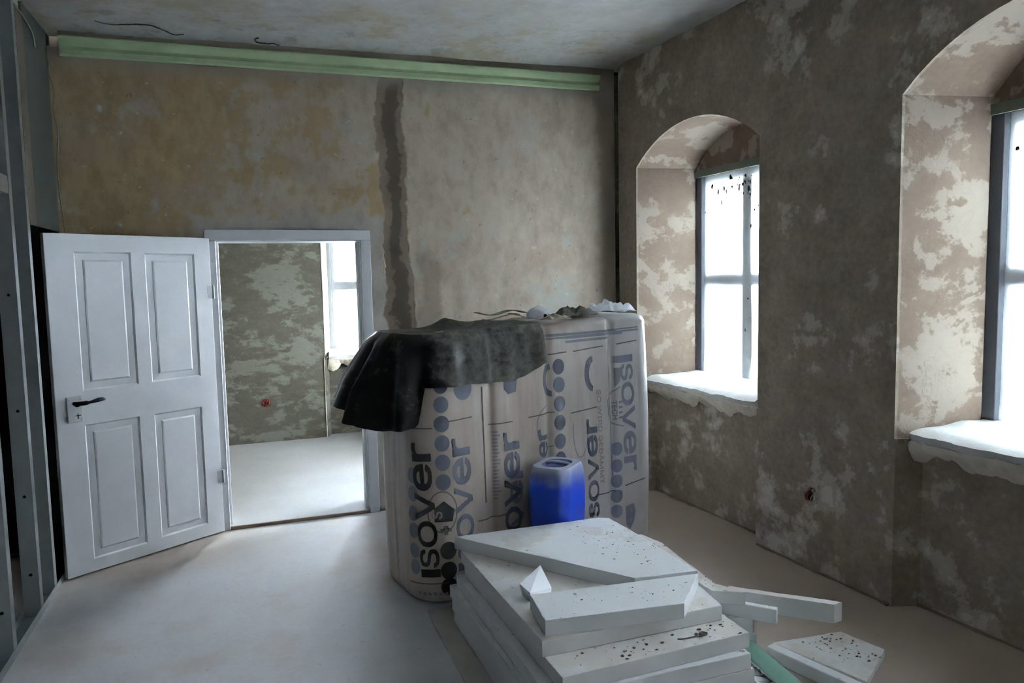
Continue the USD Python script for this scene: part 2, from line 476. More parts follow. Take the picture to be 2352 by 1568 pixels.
MT = dict(
    back=back_plaster(), window_wall=window_wall(), ceiling=ceiling_plaster(),
    floor=screed('floor_screed', srgb(206, 206, 206), srgb(176, 158, 140)),
    floor2=screed('floor_screed_pale', srgb(156, 156, 155), srgb(150, 146, 140)),
    far=render_plaster('far_render', srgb(84, 82, 73), srgb(97, 94, 84), srgb(118, 119, 110), .49, stretch=(.8, 1, 1.5), scale=2.3, seed=3, soft=.07),
    far_pale=render_plaster('far_reveal', srgb(160, 150, 136), srgb(178, 168, 154), srgb(214, 210, 200), .5, seed=5),
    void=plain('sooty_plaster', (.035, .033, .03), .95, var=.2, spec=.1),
    side=render_plaster('side_render', srgb(186, 178, 166), srgb(200, 192, 180), srgb(220, 214, 204), .53, seed=9),
    paint=painted_wood(), grey_paint=plain('grey_window_paint', srgb(104, 108, 114), .6, var=.12, bump=.2), paint_old=painted_wood('aged_white_paint', srgb(208, 210, 212)),
    mint=mould_paint(), galv=galv(), tarp=tarp_mat(), bale=bale_mat(), blue=blue_plastic(),
    blue_dark=plain('blue_plastic_inside', srgb(14, 40, 110), .5),
    board=board_mat('white_board', srgb(242, 243, 244), srgb(224, 218, 210), .54),
    board_dusty=board_mat('dusty_white_board', srgb(238, 237, 236), srgb(222, 213, 203), .42),
    cut=plain('fresh_cut_board', srgb(244, 246, 250), .8, bump=.15, bscale=90),
    fibre=plain('grey_fibre_sheet', srgb(190, 184, 174), .9, var=.12),
    edge_white=plain('sheet_edge', srgb(214, 218, 222), .7),
    mint_sheet=plain('mint_green_sheet', srgb(134, 176, 156), .55, var=.1, scale=12),
    paper=plain('white_paper', srgb(228, 230, 232), .9, bump=.2, bscale=40),
    iron=plain('black_iron', srgb(16, 18, 30), .35, metal=.4),
    hole=plain('dark_hole', (.006, .006, .006), .9),
    ink=plain('blue_grey_ink', srgb(108, 110, 124), .5, var=.08),
    ink_hazy=plain('ink_under_haze', srgb(138, 142, 160), .5, var=.06), ink_black=plain('black_ink', srgb(50, 52, 52), .5, var=.15),
    ink_pale=plain('faded_ink', srgb(142, 146, 156), .55, var=.08),
    ink_line=plain('line_ink', srgb(104, 100, 98), .6),
    ink_tan=plain('tan_ink', srgb(168, 154, 150), .6),
    glass=glass_pane(), film=film('window_film', .70, blotch=.22), film_clear=film('clear_window_film', .10, blotch=.10), wrap=film('loose_film', .55, rough=.2),
    mortar=plain('lime_mortar', srgb(216, 207, 192), .95, var=.14, scale=14, bump=.6, bscale=45),
    ring=plain('rough_grey_mortar', srgb(158, 146, 132), .95, var=.15, bump=.5), sill=plain('sill_mortar', srgb(214, 213, 210), .9, var=.08, scale=9, bump=.5, bscale=30),
    debris=plain('grey_debris', srgb(120, 112, 102), .95, var=.3, scale=40),
    debris_dark=plain('dark_splatter', srgb(52, 50, 48), .9, var=.2, scale=40),
    brown=plain('brown_threshold', srgb(112, 90, 78), .8, var=.15, bump=.2),
    batten=plain('grey_brown_wood', srgb(92, 84, 73), .85, var=.1, bump=.2),
    gypsum=plain('grey_gypsum_board', srgb(72, 76, 70), .85, var=.06),
    wire=plain('white_cable', srgb(120, 118, 110), .5), red=plain('red_wire', srgb(110, 24, 24), .5),
    foam=film('white_foam', .97, (.93, .93, .97), .5),
    foot=plain('dark_rubble', srgb(124, 112, 96), .95, var=.3, bump=.5), crack=plain('crack_shadow', srgb(74, 70, 64), .95), beige=plain('beige_packing', srgb(176, 164, 146), .8, var=.12, bump=.4, bscale=25),
    greyfilm=plain('grey_torn_film', srgb(122, 120, 112), .45, var=.25, scale=16, bump=.5, bscale=22),
    outside=plain('outside_ground', (.30, .31, .30), .95),
    lintel=plain('green_grey_lintel', srgb(118, 128, 116), .85, var=.1),
)

# ------------------------------------------------------------------ the room
R, D, E = 2.7521, 5.2126, -0.0632            # right wall at the back corner, back wall, lean of the right wall
T = np.array([-E, -1, 0]) / math.hypot(1, E)   # along the right wall, towards the camera
N = np.array([1, -E, 0]) / math.hypot(1, E)    # outwards through the right wall
WALL_R = np.eye(4); WALL_R[:3, 0] = T; WALL_R[:3, 1] = N; WALL_R[:3, 3] = (R, D, 0)
WALL_F = np.eye(4); WALL_F[:3, 3] = (0, 7.89, 0)
PART = -1.06                                   # room face of the stud partition
YF, HC = -1.8, 3.30                            # wall behind the camera, top of the walls

obj('outside_ground', box(-40, 60, -40, 60, -3.3, -3.2), MT['outside'], label='grey open ground far below outside the windows', cat='ground', kind='structure')
fl = prism([(-2.3, YF - .2), (4.1, YF - .2), (4.1, D), (-2.3, D)], -.15, 0)
obj('floor', fl, MT['floor'], label='pale grey screed floor of the near room', cat='floor', kind='structure')
obj('floor', box(-2.3, 4.1, D, 8.6, -.15, .022), MT['floor2'], label='bright pale screed floor of the room beyond the doorway', cat='floor', kind='structure')
obj('trim', box(-.20, .745, D - .012, D - .0005, .001, .021), MT['brown'], label='thin brown wooden threshold strip under the doorway', cat='threshold', kind='structure')

# ceiling: uneven old plaster, a few centimetres out of level
def ceil_z(x, y):
    return 3.213 + .0125 * (x + 1) - .005 * (5.2 - y)
nx, ny = 90, 110
X, Y = np.meshgrid(np.linspace(-2.3, 4.1, nx), np.linspace(YF - .2, D + .1, ny), indexing='ij')
Z = ceil_z(X, Y) + .016 * (meshkit.fbm(np.stack([X * 1.6, Y * 1.6, 0 * X], -1), 4, 3) - .5) + .01 * (meshkit.fbm(np.stack([X * 6, Y * 6, 0 * X], -1), 3, 5) - .5)
Z = Z - .03 * np.clip((Y - (D - .14)) / .14, 0, 1) ** 2
c_ = sheet(np.stack([X, Y, Z], -1)[:, ::-1], .12)
ceiling = obj('ceiling', c_, MT['ceiling'], smooth=40, label='stained off-white plaster ceiling of the near room', cat='ceiling', kind='structure')
def crack(pts, w, parent):
    P = spline([(x, y, 0) for x, y in pts], 90)
    P[:, 1] += .030 * (meshkit.fbm(np.c_[P[:, 0] * 22, P[:, 1] * 0, P[:, 0] * 0], 4, 4) - .5)
    L = []
    for i, p in enumerate(P):
        hw = w * (.10 + 1.5 * meshkit.noise(np.array([[i * .45, 1, 2.]]), 8)[0]) * math.sin(math.pi * min(1, (i + 1.5) / 90))
        zz = np.interp(p[1], [D - .3, D], [0, 0])
        gz = ceil_z(p[0], p[1]) - .03 * max(0, (p[1] - (D - .14)) / .14) ** 2 - .012
        L.append([(p[0], p[1] - hw, gz), (p[0], p[1] + hw, gz)])
    return sheet(np.array(L), .006)
obj('crack', crack([(-.77, 5.00), (-.66, 5.04), (-.56, 5.01), (-.46, 5.02), (-.40, 5.10), (-.30, 5.13)], .0042, ceiling), MT['crack'], ceiling)
obj('crack', crack([(.14, 5.10), (.12, 5.13), (.20, 5.16), (.27, 5.17)], .0035, ceiling), MT['crack'], ceiling)

# back wall with the doorway and the broken-out notch at its left end
def extr_y(poly, holes, y0, y1):
    m = trimesh.creation.extrude_polygon(Polygon(poly, holes), y1 - y0, engine='earcut')
    v = np.array(m.vertices)
    m.vertices = np.c_[v[:, 0], y1 - v[:, 2], v[:, 1]]
    return m
wb = man(extr_y([(-1.075, 0), (-.205, 0), (-.205, 1.945), (.76, 1.945), (.76, 0), (2.735, 0), (2.735, HC), (-1.075, HC)], [], D, D + .25))
wb = wb - man(box(-1.09, -1.005, D - .05, D + .12, 3.10, HC + .1))
wall_back = obj('wall_back', from_man(wb), MT['back'], label='old plaster wall with ochre and grey distemper patches around the doorway', cat='wall', kind='structure')

# mint green painted stucco moulding under the ceiling
prof = [(0, 3.060), (.012, 3.060), (.020, 3.070), (.020, 3.098), (.012, 3.108), (.010, 3.120), (.016, 3.128), (.034, 3.142), (.040, 3.158), (.040, 3.168), (.028, 3.178), (0, 3.184)]
xs = np.linspace(-1.0, 2.60, 60)
P = np.array([[(x, D - .0 - p, z - .018 + .0125 * (x + 1) * .55 + .003 * (meshkit.noise(np.array([[x * 3, z * 9, 0.]]), 2)[0] - .5)) for p, z in prof] for x in xs])
mm = grid(P)
v = np.array(mm.vertices); a_, b_ = P.shape[:2]
capL = [[0, i + 1, i] for i in range(1, b_ - 1)]; o_ = (a_ - 1) * b_
capR = [[o_, o_ + i, o_ + i + 1] for i in range(1, b_ - 1)]
backf = []
for i in range(a_ - 1):
    p, q = i * b_, i * b_ + b_ - 1
    backf += [[p, p + b_, q + b_], [p, q + b_, q]]
mm = trimesh.Trimesh(v, np.vstack([mm.faces, capL, capR, backf]), process=False)
mm.fix_normals()
obj('trim', mm, MT['mint'], smooth=35, label='mint green painted stucco moulding along the top of the back wall', cat='moulding', kind='structure')

# ---- walls with arched window niches, in wall coordinates (u along, d outwards, z up)
def arch(u0, u1, zb, zs, rise, d, n=18):
    c = (u1 - u0) / 2; rad = (c * c + rise * rise) / (2 * rise); uc = (u0 + u1) / 2
    pts = [(u0, d, zb), (u1, d, zb)]
    for k in range(n + 1):
        u = u0 + (u1 - u0) * k / n
        pts.append((u, d, zs + rise - rad + math.sqrt(max(0, rad * rad - (u - uc) ** 2))))
    return pts

def niche_wall(u0, u1, niches, thick=.62, top=HC):
    w = man(box(u0, u1, 0, thick, -.15, top))
    for q in niches:
        s = q.get('splay', .13)
        a, b = q['u0'], q['u1']
        outer = arch(a - s * .03 / .45, b + s * .03 / .45, .84, q['zs'], q['rise'], -.03)
        inner = arch(a + s, b - s, .84, q['zs'] - .005, q['rise'] * .98, .45)
        w = w - man(hull(outer + inner))
        e = .055
        w = w - man(hull([(x, d, z) for x, d in ((a - .005, -.03), (b + .005, -.03), (b - e, .13), (a + e, .13)) for z in (-.001 + q.get('z0', 0), .845)]))
        w = w - man(box(a + s - .02, b - s + .02, .44, thick + .05, .84, 2.385))
    return from_man(w)

WIN = [dict(u0=.275, u1=1.585, zs=2.452, rise=.235), dict(u0=2.53, u1=3.84, zs=2.466, rise=.27), dict(u0=4.79, u1=6.10, zs=2.46, rise=.25)]
wr = niche_wall(.028, D - YF + .3, WIN)
obj('wall_right', xf(wr, WALL_R), MT['window_wall'], label='thick rendered outer wall with deep arched window niches', cat='wall', kind='structure')
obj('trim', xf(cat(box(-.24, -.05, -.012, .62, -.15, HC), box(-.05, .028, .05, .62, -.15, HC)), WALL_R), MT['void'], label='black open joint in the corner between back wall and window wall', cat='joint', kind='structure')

def window(n, q, M4, label, film_mat, outer='grey_paint'):
    """Casement window, film taped over it, rough mortar sill; wall coordinates."""
    s = q.get('splay', .13)
    a, b, zb, zt = q['u0'] + s + .048, q['u1'] - s - .048, .868, 2.385
    t = thing(f'window_{n}', label, 'window', kind='structure')
    p = lambda nm, m, mt, par=t, **k: obj(nm, xf(m, M4), mt, par, **k)
    d0, d1 = .50, .56
    fwid = .045
    for nm, m in (('outer_frame', rbox(a - .065, a - .0005, .462, .56, zb, zt)), ('outer_frame', rbox(b + .0005, b + .065, .462, .56, zb, zt))):
        p(nm, m, MT[outer])
    for nm, m in (('frame_stile', rbox(a, a + fwid, d0, d1, zb, zt)), ('frame_stile', rbox(b - fwid, b, d0, d1, zb, zt)),
                  ('frame_rail', rbox(a + fwid, b - fwid, d0, d1, zb, zb + .07)), ('frame_rail', rbox(a + fwid, b - fwid, d0, d1, zt - .07, zt)),
                  ('transom', rbox(a + fwid, b - fwid, d0 - .01, d1, 1.565, 1.655)), ('mullion', rbox((a + b) / 2 - .05, (a + b) / 2 + .05, d0 - .015, d1, zb + .07, 1.565)),
                  ('mullion', rbox((a + b) / 2 - .05, (a + b) / 2 + .05, d0 - .015, d1, 1.655, zt - .07))):
        p(nm, m, MT['paint_old'])
    for x0, x1 in ((a + fwid, (a + b) / 2 - .05), ((a + b) / 2 + .05, b - fwid)):
        for z0, z1 in ((zb + .07, 1.565), (1.655, zt - .07)):
            p('pane', box(x0 - .004, x1 + .004, .53, .535, z0 - .004, z1 + .004), MT['glass'])
    if film_mat is not None:
        # loose protective film hung in front of the frame
        U, Zz = np.meshgrid(np.linspace(a + .012, b - .012, 26), np.linspace(zb + .005, zt - .006, 34), indexing='ij')
        dd = .482 + .014 * (meshkit.fbm(np.stack([U * 4, Zz * 1.6, 0 * U + n], -1), 3, n) - .5) - .012 * np.exp(-((Zz - zb) / .12) ** 2)
        p('plastic_film', sheet(np.stack([U, dd, Zz], -1), .0006), film_mat, smooth=True)
        g = np.random.default_rng(40 + n)
        sp = []
        for k in range(70):
            u = a + .05 + g.random() * (b - a - .1) if k % 3 else (a + b) / 2 + g.normal(0, .05)
            zz = zt - .05 - abs(g.normal(0, .11)) if k < 62 else zb + g.random() * (zt - zb)
            sp.append(lump((u, .456, zz), .003 + .009 * g.random() ** 2.5, k, 1, .45, (.6 + .6 * g.random(), .3, .8 + 1.6 * g.random())))
        p('mortar_splatter', cat(*sp), MT['debris_dark'], kind='stuff')
    # mortar sill
    a2, b2 = q['u0'] + .045, q['u1'] - .045
    nu, nd = 60, 18
    U, Dd = np.meshgrid(np.linspace(0, 1, nu), np.linspace(0, 1, nd), indexing='ij')
    fd = .045 + .03 * (meshkit.fbm(np.stack([U * 9, 0 * U, 0 * U + n], -1), 3, n + 3) - .5)
    dep = fd + (.50 - fd) * Dd
    w_ = np.clip(dep / .45, 0, 1)
    lo = a2 + (q['u0'] + s - .01 - a2) * w_; hi = b2 + (q['u1'] - s + .01 - b2) * w_
    UU = lo + (hi - lo) * U
    ZZ = .842 + .026 * Dd + .022 * (meshkit.fbm(np.stack([UU * 9, dep * 9, 0 * U], -1), 4, n + 8) - .5) - .018 * np.exp(-(Dd / .06) ** 2)
    p('sill', sheet(np.stack([UU, dep, ZZ], -1)[:, ::-1], .05), MT['sill'], smooth=40)
    us = np.linspace(a2, b2, 150)
    low = .815 - .085 * meshkit.fbm(np.c_[us * 13, 0 * us + n * 3, 0 * us], 4, n + 13) ** 1.5 - .06 * np.clip(meshkit.noise(np.c_[us * 5, 0 * us + n, 0 * us], n + 5) - .62, 0, 1) * 2.5
    P = []
    for zf in np.linspace(0, 1, 6):
        zz = .838 + (low - .838) * zf
        dd = .058 + .02 * (meshkit.fbm(np.c_[us * 20, zz * 20, 0 * us], 3, n + 2) - .5) + .05 * zf ** 2
        P.append(np.c_[us, dd, zz])
    p('mortar_lip', sheet(np.array(P).transpose(1, 0, 2), .03), MT['mortar'], smooth=40)
    return t

window(1, WIN[0], WALL_R, 'film-covered casement window in the arched niche nearest the back corner', MT['film'])
window(2, WIN[1], WALL_R, 'film-covered casement window in the arched niche cut by the right edge of the photo', MT['film'])
window(3, WIN[2], WALL_R, 'casement window in the third arched niche, outside the photo beside the camera', MT['film'])
for q, lab in ((WIN[0], 'grey green lintel band over the window nearest the back corner'), (WIN[1], 'grey green lintel band over the window at the right edge')):
    obj('trim', xf(box(q['u0'] + .115, q['u1'] - .115, .435, .452, 2.375, 2.425), WALL_R), MT['lintel'], label=lab, cat='lintel', kind='structure')

def foot(u0, u1, d):
    us = np.linspace(u0, u1, int((u1 - u0) / .02) + 2)
    w = .002 + .034 * meshkit.fbm(np.c_[us * 9, 0 * us, 0 * us], 4, 61) ** 2
    P = np.array([[(u, d - .0005 - k * x, .007 * (1 - k) + .003) for k in (0, .5, 1)] for u, x in zip(us, w)])
    return sheet(P, .0025)
fo = [foot(.04, .275, 0), foot(1.59, 2.525, 0), foot(3.845, 4.785, 0)] + [foot(q['u0'] + .055, q['u1'] - .055, .13) for q in WIN]
obj('trim', xf(cat(*fo), WALL_R), MT['foot'], smooth=40, label='dark rough joint between the floor and the foot of the window wall', cat='joint', kind='structure')
# walls behind the camera, left void, and the room beyond
obj('wall_front', box(-2.3, 4.1, YF - .2, YF, 0, HC), MT['side'], label='rendered wall behind the camera', cat='wall', kind='structure')
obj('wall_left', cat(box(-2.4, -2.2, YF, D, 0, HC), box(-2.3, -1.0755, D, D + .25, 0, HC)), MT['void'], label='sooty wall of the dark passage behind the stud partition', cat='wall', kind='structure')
FW = [dict(u0=.72, u1=1.98, zs=2.45, rise=.235, splay=.10, z0=.022)]
fw_ = niche_wall(-2.3, 4.1, FW, top=3.2)
obj('wall_far', xf(fw_, WALL_F), MT['far'], label='mottled grey green wall of the room seen through the doorway', cat='wall', kind='structure')
# pale lime skim on the far niche's left reveal
rv = hull([(.722, .002, .90), (.722, .002, 2.45), (.816, .43, .90), (.816, .43, 2.45), (.728, -.004, .90), (.728, -.004, 2.45), (.828, .43, .90), (.828, .43, 2.45)])
obj('trim', xf(rv, WALL_F), MT['far_pale'], label='pale plastered reveal edge of the niche beyond the doorway', cat='reveal', kind='structure')
obj('trim', xf(box(.712, .722, -.006, .05, .022, .86), WALL_F), MT['far_pale'], label='pale plastered corner strip below the sill beyond the doorway', cat='corner strip', kind='structure')
window(4, FW[0], WALL_F, 'mortar-splashed window with transom seen through the open doorway', MT['film_clear'], 'paint_old')
wr2 = niche_wall(-3.35, -.0, [dict(u0=-2.1, u1=-.7, zs=2.46, rise=.24, z0=.022)], top=3.2)
obj('wall_far_right', xf(wr2, WALL_R), MT['far'], label='outer wall of the room beyond the doorway, out of sight to its right', cat='wall', kind='structure')
window(5, dict(u0=-2.1, u1=-.7, zs=2.46, rise=.24), WALL_R, 'window out of sight to the right in the room beyond', None)
obj('wall_far_left', box(-2.4, -2.2, D + .25, 8.5, 0, 3.2), MT['far'], label='left wall of the room beyond the doorway, out of sight', cat='wall', kind='structure')
obj('ceiling', box(-2.3, 4.1, D + .2, 8.5, 3.1, 3.25), MT['ceiling'], label='plaster ceiling of the room beyond the doorway', cat='ceiling', kind='structure')

# ------------------------------------------------------------------ door frame and leaf
fr = thing('trim', 'white painted door frame around the doorway in the back wall', 'door frame', kind='structure')
y0 = D - .022
obj('casing_head', rbox(-.252, .817, y0, D - .0005, 1.936, 2.006, .004), MT['paint'], fr)
obj('casing_side', rbox(-.252, -.186, y0, D - .0005, .001, 1.9355, .004), MT['paint'], fr)
obj('casing_side', rbox(.748, .817, y0, D - .0005, .001, 1.9355, .004), MT['paint'], fr)
obj('jamb', box(-.2048, -.187, D, D + .25, .0225, 1.9445), MT['paint'], fr)
obj('jamb', box(.7465, .7598, D, D + .25, .0225, 1.9445), MT['paint'], fr)
obj('jamb_head', box(-.187, .7465, D, D + .25, 1.931, 1.9445), MT['paint'], fr)
obj('stop', rbox(.731, .7465, D + .045, D + .07, .0225, 1.930, .003), MT['paint'], fr)
obj('stop', rbox(-.187, -.172, D + .045, D + .07, .0225, 1.930, .003), MT['paint'], fr)

# leaf: local x runs from the hinge to the free edge, local y into the leaf (away from the viewer), z up
HX, HY = -.222, 5.166
ang = math.atan2(-.5473, -.8369)
door = thing('door_1', 'open white four-panel door leaf with black lever handle', 'door', (HX, HY, 0), ang, kind='structure')
LW, LH, TH = .968, 1.950, .040
leaf = man(rbox(0, LW, -TH, 0, .012, LH, .003))
pan = [(.505, .820, 1.064, 1.850), (.108, .424, 1.066, 1.848), (.512, .824, .084, .870), (.114, .424, .092, .869)]
for x0, x1, z0, z1 in pan:
    for ys, sgn in ((0.0, -1), (-TH, 1)):
        # moulded recess: wide mouth narrowing to the panel bed
        g = .009
        mouth = [(x, ys - sgn * .004, z) for x in (x0, x1) for z in (z0, z1)]
        bed = [(x, ys + sgn * .009, z) for x in (x0 + g, x1 - g) for z in (z0 + g, z1 - g)]
        lip = [(x, ys + sgn * .0, z) for x in (x0, x1) for z in (z0, z1)]
        leaf = leaf - man(hull(mouth + bed + lip))
obj('leaf_frame', from_man(leaf), MT['paint'], door)
for x0, x1, z0, z1 in pan:
    a, i1 = .046, .056
    lo = [(x, -.0095, z) for x in (x0 + a, x1 - a) for z in (z0 + a, z1 - a)]
    hi = [(x, -.0030, z) for x in (x0 + i1, x1 - i1) for z in (z0 + i1, z1 - i1)]
    step = [(x, -.0062, z) for x in (x0 + a + .002, x1 - a - .002) for z in (z0 + a + .002, z1 - a - .002)]
    obj('panel', hull(lo + hi + step), MT['paint'], door)
lock = obj('lock_box', rbox(.836, .916, .0005, .020, .894, 1.040, .004), MT['paint_old'], door, label='small white rim lock box')
for z in (.91, 1.024):
    for x in (.846, .906):
        sc = trimesh.creation.cylinder(.004, .004, sections=12); sc.apply_transform(trimesh.transformations.rotation_matrix(math.pi / 2, [1, 0, 0])); sc.apply_translation([x, .0205, z])
        obj('screw', sc, MT['galv'], lock)
key = cat(rbox(.8605, .8655, .0195, .0215, .915, .945, .001), rbox(.848, .876, .0195, .0212, .931, .935, .001))
obj('keyhole', key, MT['iron'], lock)
hp = spline([(.878, .020, 1.003), (.878, .040, 1.003), (.868, .055, 1.003), (.845, .060, 1.003), (.80, .060, 1.006), (.755, .058, 1.012), (.728, .057, 1.010)], 34)
rad = np.interp(np.linspace(0, 1, 34), [0, .2, .42, .5, .6, .8, .93, 1], [.010, .012, .013, .008, .009, .0125, .010, .004])
obj('handle', cat(tube(hp, rad, 12), lump((.874, .046, .999), .015, 5, 2, .06)), MT['iron'], door, smooth=50, label='black iron lever handle')
for z in (1.603, .384):
    c1 = trimesh.creation.cylinder(.007, .085, sections=14); c1.apply_translation([-.009, .003, z])
    obj('hinge', cat(c1, box(-.005, .03, -.004, .0012, z - .04, z + .04)), MT['paint_old'], door)

# ------------------------------------------------------------------ stud partition on the left
pt = thing('stud_frame', 'unfinished galvanised metal stud frame along the left edge', 'stud frame')
def cstud(y, z0, z1, x1=PART, w=.075):
    """C profile, web across the wall, flanges along it."""
    t = .0015
    return cat(box(x1 - w, x1, y, y + t, z0, z1), box(x1 - t, x1, y + t, y + .050, z0, z1), box(x1 - w, x1 - w + t, y + t, y + .050, z0, z1),
               box(x1 - .010, x1 - t, y + .0485, y + .050, z0, z1), box(x1 - w + t, x1 - w + .010, y + .0485, y + .050, z0, z1))
for y in (2.55, 3.15, 3.73, 4.19, 4.47):
    s = obj('stud', cstud(y, .003, 3.17), MT['galv'], pt)
    for z in (.22, .62, 1.05, 1.62):
        if y in (3.73, 4.19):
            dk = trimesh.creation.cylinder(.006, .001, sections=12); dk.apply_transform(trimesh.transformations.rotation_matrix(math.pi / 2, [1, 0, 0])); dk.apply_translation([PART - .035, y - .0006, z])
            obj('punched_hole', dk, MT['hole'], s)
tk = cat(box(PART - .078, PART + .0012, -1.0, 4.68, .0002, .0018), box(PART, PART + .0012, -1.0, 4.68, .0018, .042), box(PART - .078, PART - .0768, -1.0, 4.68, .0018, .042))
obj('floor_track', tk, MT['galv'], pt)
tk2 = cat(box(PART - .078, PART + .0012, -1.0, 4.30, 3.172, 3.1736), box(PART, PART + .0012, -1.0, 4.30, 3.12, 3.172), box(PART - .078, PART - .0768, -1.0, 4.30, 3.12, 3.172))
obj('ceiling_track', tk2, MT['galv'], pt)
obj('header', cat(box(PART - .074, PART - .0015, 3.79, 4.188, 2.105, 2.1066), box(PART - .003, PART - .0015, 3.79, 4.188, 2.1066, 2.19), box(PART - .074, PART - .0725, 3.79, 4.188, 2.1066, 2.19)), MT['galv'], pt)
obj('header_board', rbox(PART - .0125, PART, 4.662, 5.172, 1.985, 3.165, .002), MT['gypsum'], pt, label='grey board strip over the dark opening')
obj('batten', rbox(PART - .0125, PART + .0005, 4.525, 4.6605, 1.985, 3.10, .002), MT['batten'], pt, label='grey brown wooden strip')
obj('cable', tube(spline([(-1.045, 4.46, 3.08), (-1.045, 4.60, 3.078), (-1.045, 4.73, 3.06), (-1.047, 4.82, 3.03), (-1.053, 4.86, 2.985)], 30), .004), MT['wire'], smooth=True,
    label='thin pale cable curving down at the top of the partition', cat='cable')
obj('cable', tube(spline([(-1.052, 5.185, 3.0), (-1.055, 5.18, 2.90), (-1.04, 5.19, 2.82), (-1.05, 5.185, 2.74), (-1.035, 5.18, 2.60), (-1.045, 5.182, 2.45), (-1.05, 5.182, 2.28), (-1.042, 5.18, 2.12), (-1.05, 5.18, 1.6)], 60), .0035), MT['wire'], smooth=True,
    label='thin pale cable hanging straight down beside the back wall', cat='cable')

# ------------------------------------------------------------------ socket holes
def socket(M4, u, z, label, s=1.0):
    t = thing('socket_box', label, 'socket box')
    ring = []
    for k in range(12):
        w = 2 * math.pi * k / 12
        ring.append(lump((u + math.cos(w) * .047 * s, -.001, z + math.sin(w) * .040 * s), .014 * s * (.8 + .5 * ((k * 7) % 5) / 5), k, 1, .3, (1, .35, 1)))
    obj('mortar_ring', xf(cat(*ring), M4), MT['ring'] if s > .9 else MT['red'], t)
    dk = trimesh.creation.cylinder(.024 * s, .004, sections=20); dk.apply_transform(trimesh.transformations.rotation_matrix(math.pi / 2, [1, 0, 0])); dk.apply_translation([u, -.002, z])
    obj('box_hole', xf(dk, M4), MT['hole'], t)
    obj('wire', xf(tube(spline([(u - .012, -.003, z - .02), (u - .004, -.02, z + .0), (u + .008, -.016, z + .02), (u + .012, -.004, z + .024)], 14), .009 * s), M4), MT['red'], t, smooth=True)
    obj('wire', xf(tube(spline([(u + .02, -.003, z - .02), (u + .026, -.02, z - .005), (u + .03, -.014, z + .012), (u + .024, -.004, z + .02)], 14), .004 * s), M4), MT['wire'], t, smooth=True)
socket(WALL_R, 2.005, .415, 'open socket hole with red wires low on the pier between the windows', 1.0)
socket(WALL_F, .122, .43, 'small reddish socket hole in the wall of the room beyond', .8)

# ------------------------------------------------------------------ insulation bale
A0 = np.array([.894, 3.522]); TB = math.radians(12)
da = np.array([math.cos(TB), math.sin(TB)]); nb = np.array([-math.sin(TB), math.cos(TB)])
AL, AR, DEP = -.150, 1.365, .60
def corner(c, r, t0, t1, n=14):
    return [(c[0] + r * math.cos(t), c[1] + r * math.sin(t)) for t in np.linspace(t0, t1, n)]
H_ = math.pi / 2
line = [(AL, DEP * .5)] + corner((AL + .20, .20), .20, 2 * H_, 3 * H_, 22) + corner((AR - .10, .10), .10, 3 * H_, 4 * H_, 14) + corner((AR - .10, DEP - .10), .10, 0, H_, 10) + corner((AL + .20, DEP - .20), .20, H_, 2 * H_, 14) + [(AL, DEP * .5)]
line = np.array(line)
arc = np.r_[0, np.cumsum(np.linalg.norm(np.diff(line, axis=0), axis=1))]
PER = arc[-1]
def outline(s):
    s = np.mod(np.asarray(s, float), PER)
    p = np.stack([np.interp(s, arc, line[:, k]) for k in (0, 1)], -1)
    e = 1e-3
    q = np.stack([np.interp(np.mod(s + e, PER), arc, line[:, k]) - np.interp(np.mod(s - e, PER), arc, line[:, k]) for k in (0, 1)], -1)
    q = q / np.maximum(np.linalg.norm(q, axis=-1, keepdims=True), 1e-9)
    return p, np.stack([q[..., 1], -q[..., 0]], -1)      # point, outward normal
def ztop(a):
    return 1.372 + .058 * np.clip((a + .1) / 1.4, 0, 1)
SEAM = [.62, .98, 1.42]
def bale_pt(s, z, off=0.0):
    """Point of the bale's side at arc length s and height z, pushed out by off."""
    s = np.asarray(s, float); z = np.asarray(z, float)
    p, n = outline(s)
    zt = ztop(p[..., 0])
    k = np.where(z < .09, .05 * (1 - np.sqrt(np.clip(1 - ((.09 - z) / .09) ** 2, 0, 1))), 0)
    k = k + np.where(z > zt - .05, .05 * (1 - np.sqrt(np.clip(1 - ((z - zt + .05) / .05) ** 2, 0, 1))), 0)
    bulge = .012 * np.sin(math.pi * np.clip(z / zt, 0, 1)) + .02 * np.clip(1 - z / zt, 0, 1) * np.clip((p[..., 0] - 1.0) / .4, 0, 1)
    groove = sum(-.020 * np.exp(-((s - g) / .022) ** 2) for g in SEAM)
    wr_ = .010 * (meshkit.fbm(np.stack([s * 5, z * 1.2, 0 * s], -1), 3, 21) - .5) + .004 * (meshkit.fbm(np.stack([s * 26, z * 2.5, 0 * s], -1), 2, 22) - .5)
    p = p + n * (bulge + groove + wr_ - k + off)[..., None]
    w = A0 + p[..., :1] * da + p[..., 1:] * nb
    return np.concatenate([w, z[..., None]], -1)
S_, Q_ = np.meshgrid(np.linspace(0, PER, 721), np.r_[np.linspace(0, .09, 7), np.linspace(.11, .93, 36), np.linspace(.94, 1, 9)], indexing='ij')
pz, _ = outline(S_)
Zs = Q_ * ztop(pz[..., 0])
side = bale_pt(S_, Zs)
side[-1] = side[0]
bale = thing('insulation_bale', 'tall bale of film-wrapped insulation rolls with large blue-grey print', 'insulation bale')
g_ = grid(side)
ctop = np.r_[A0 + da * .61 + nb * .26, 1.41]
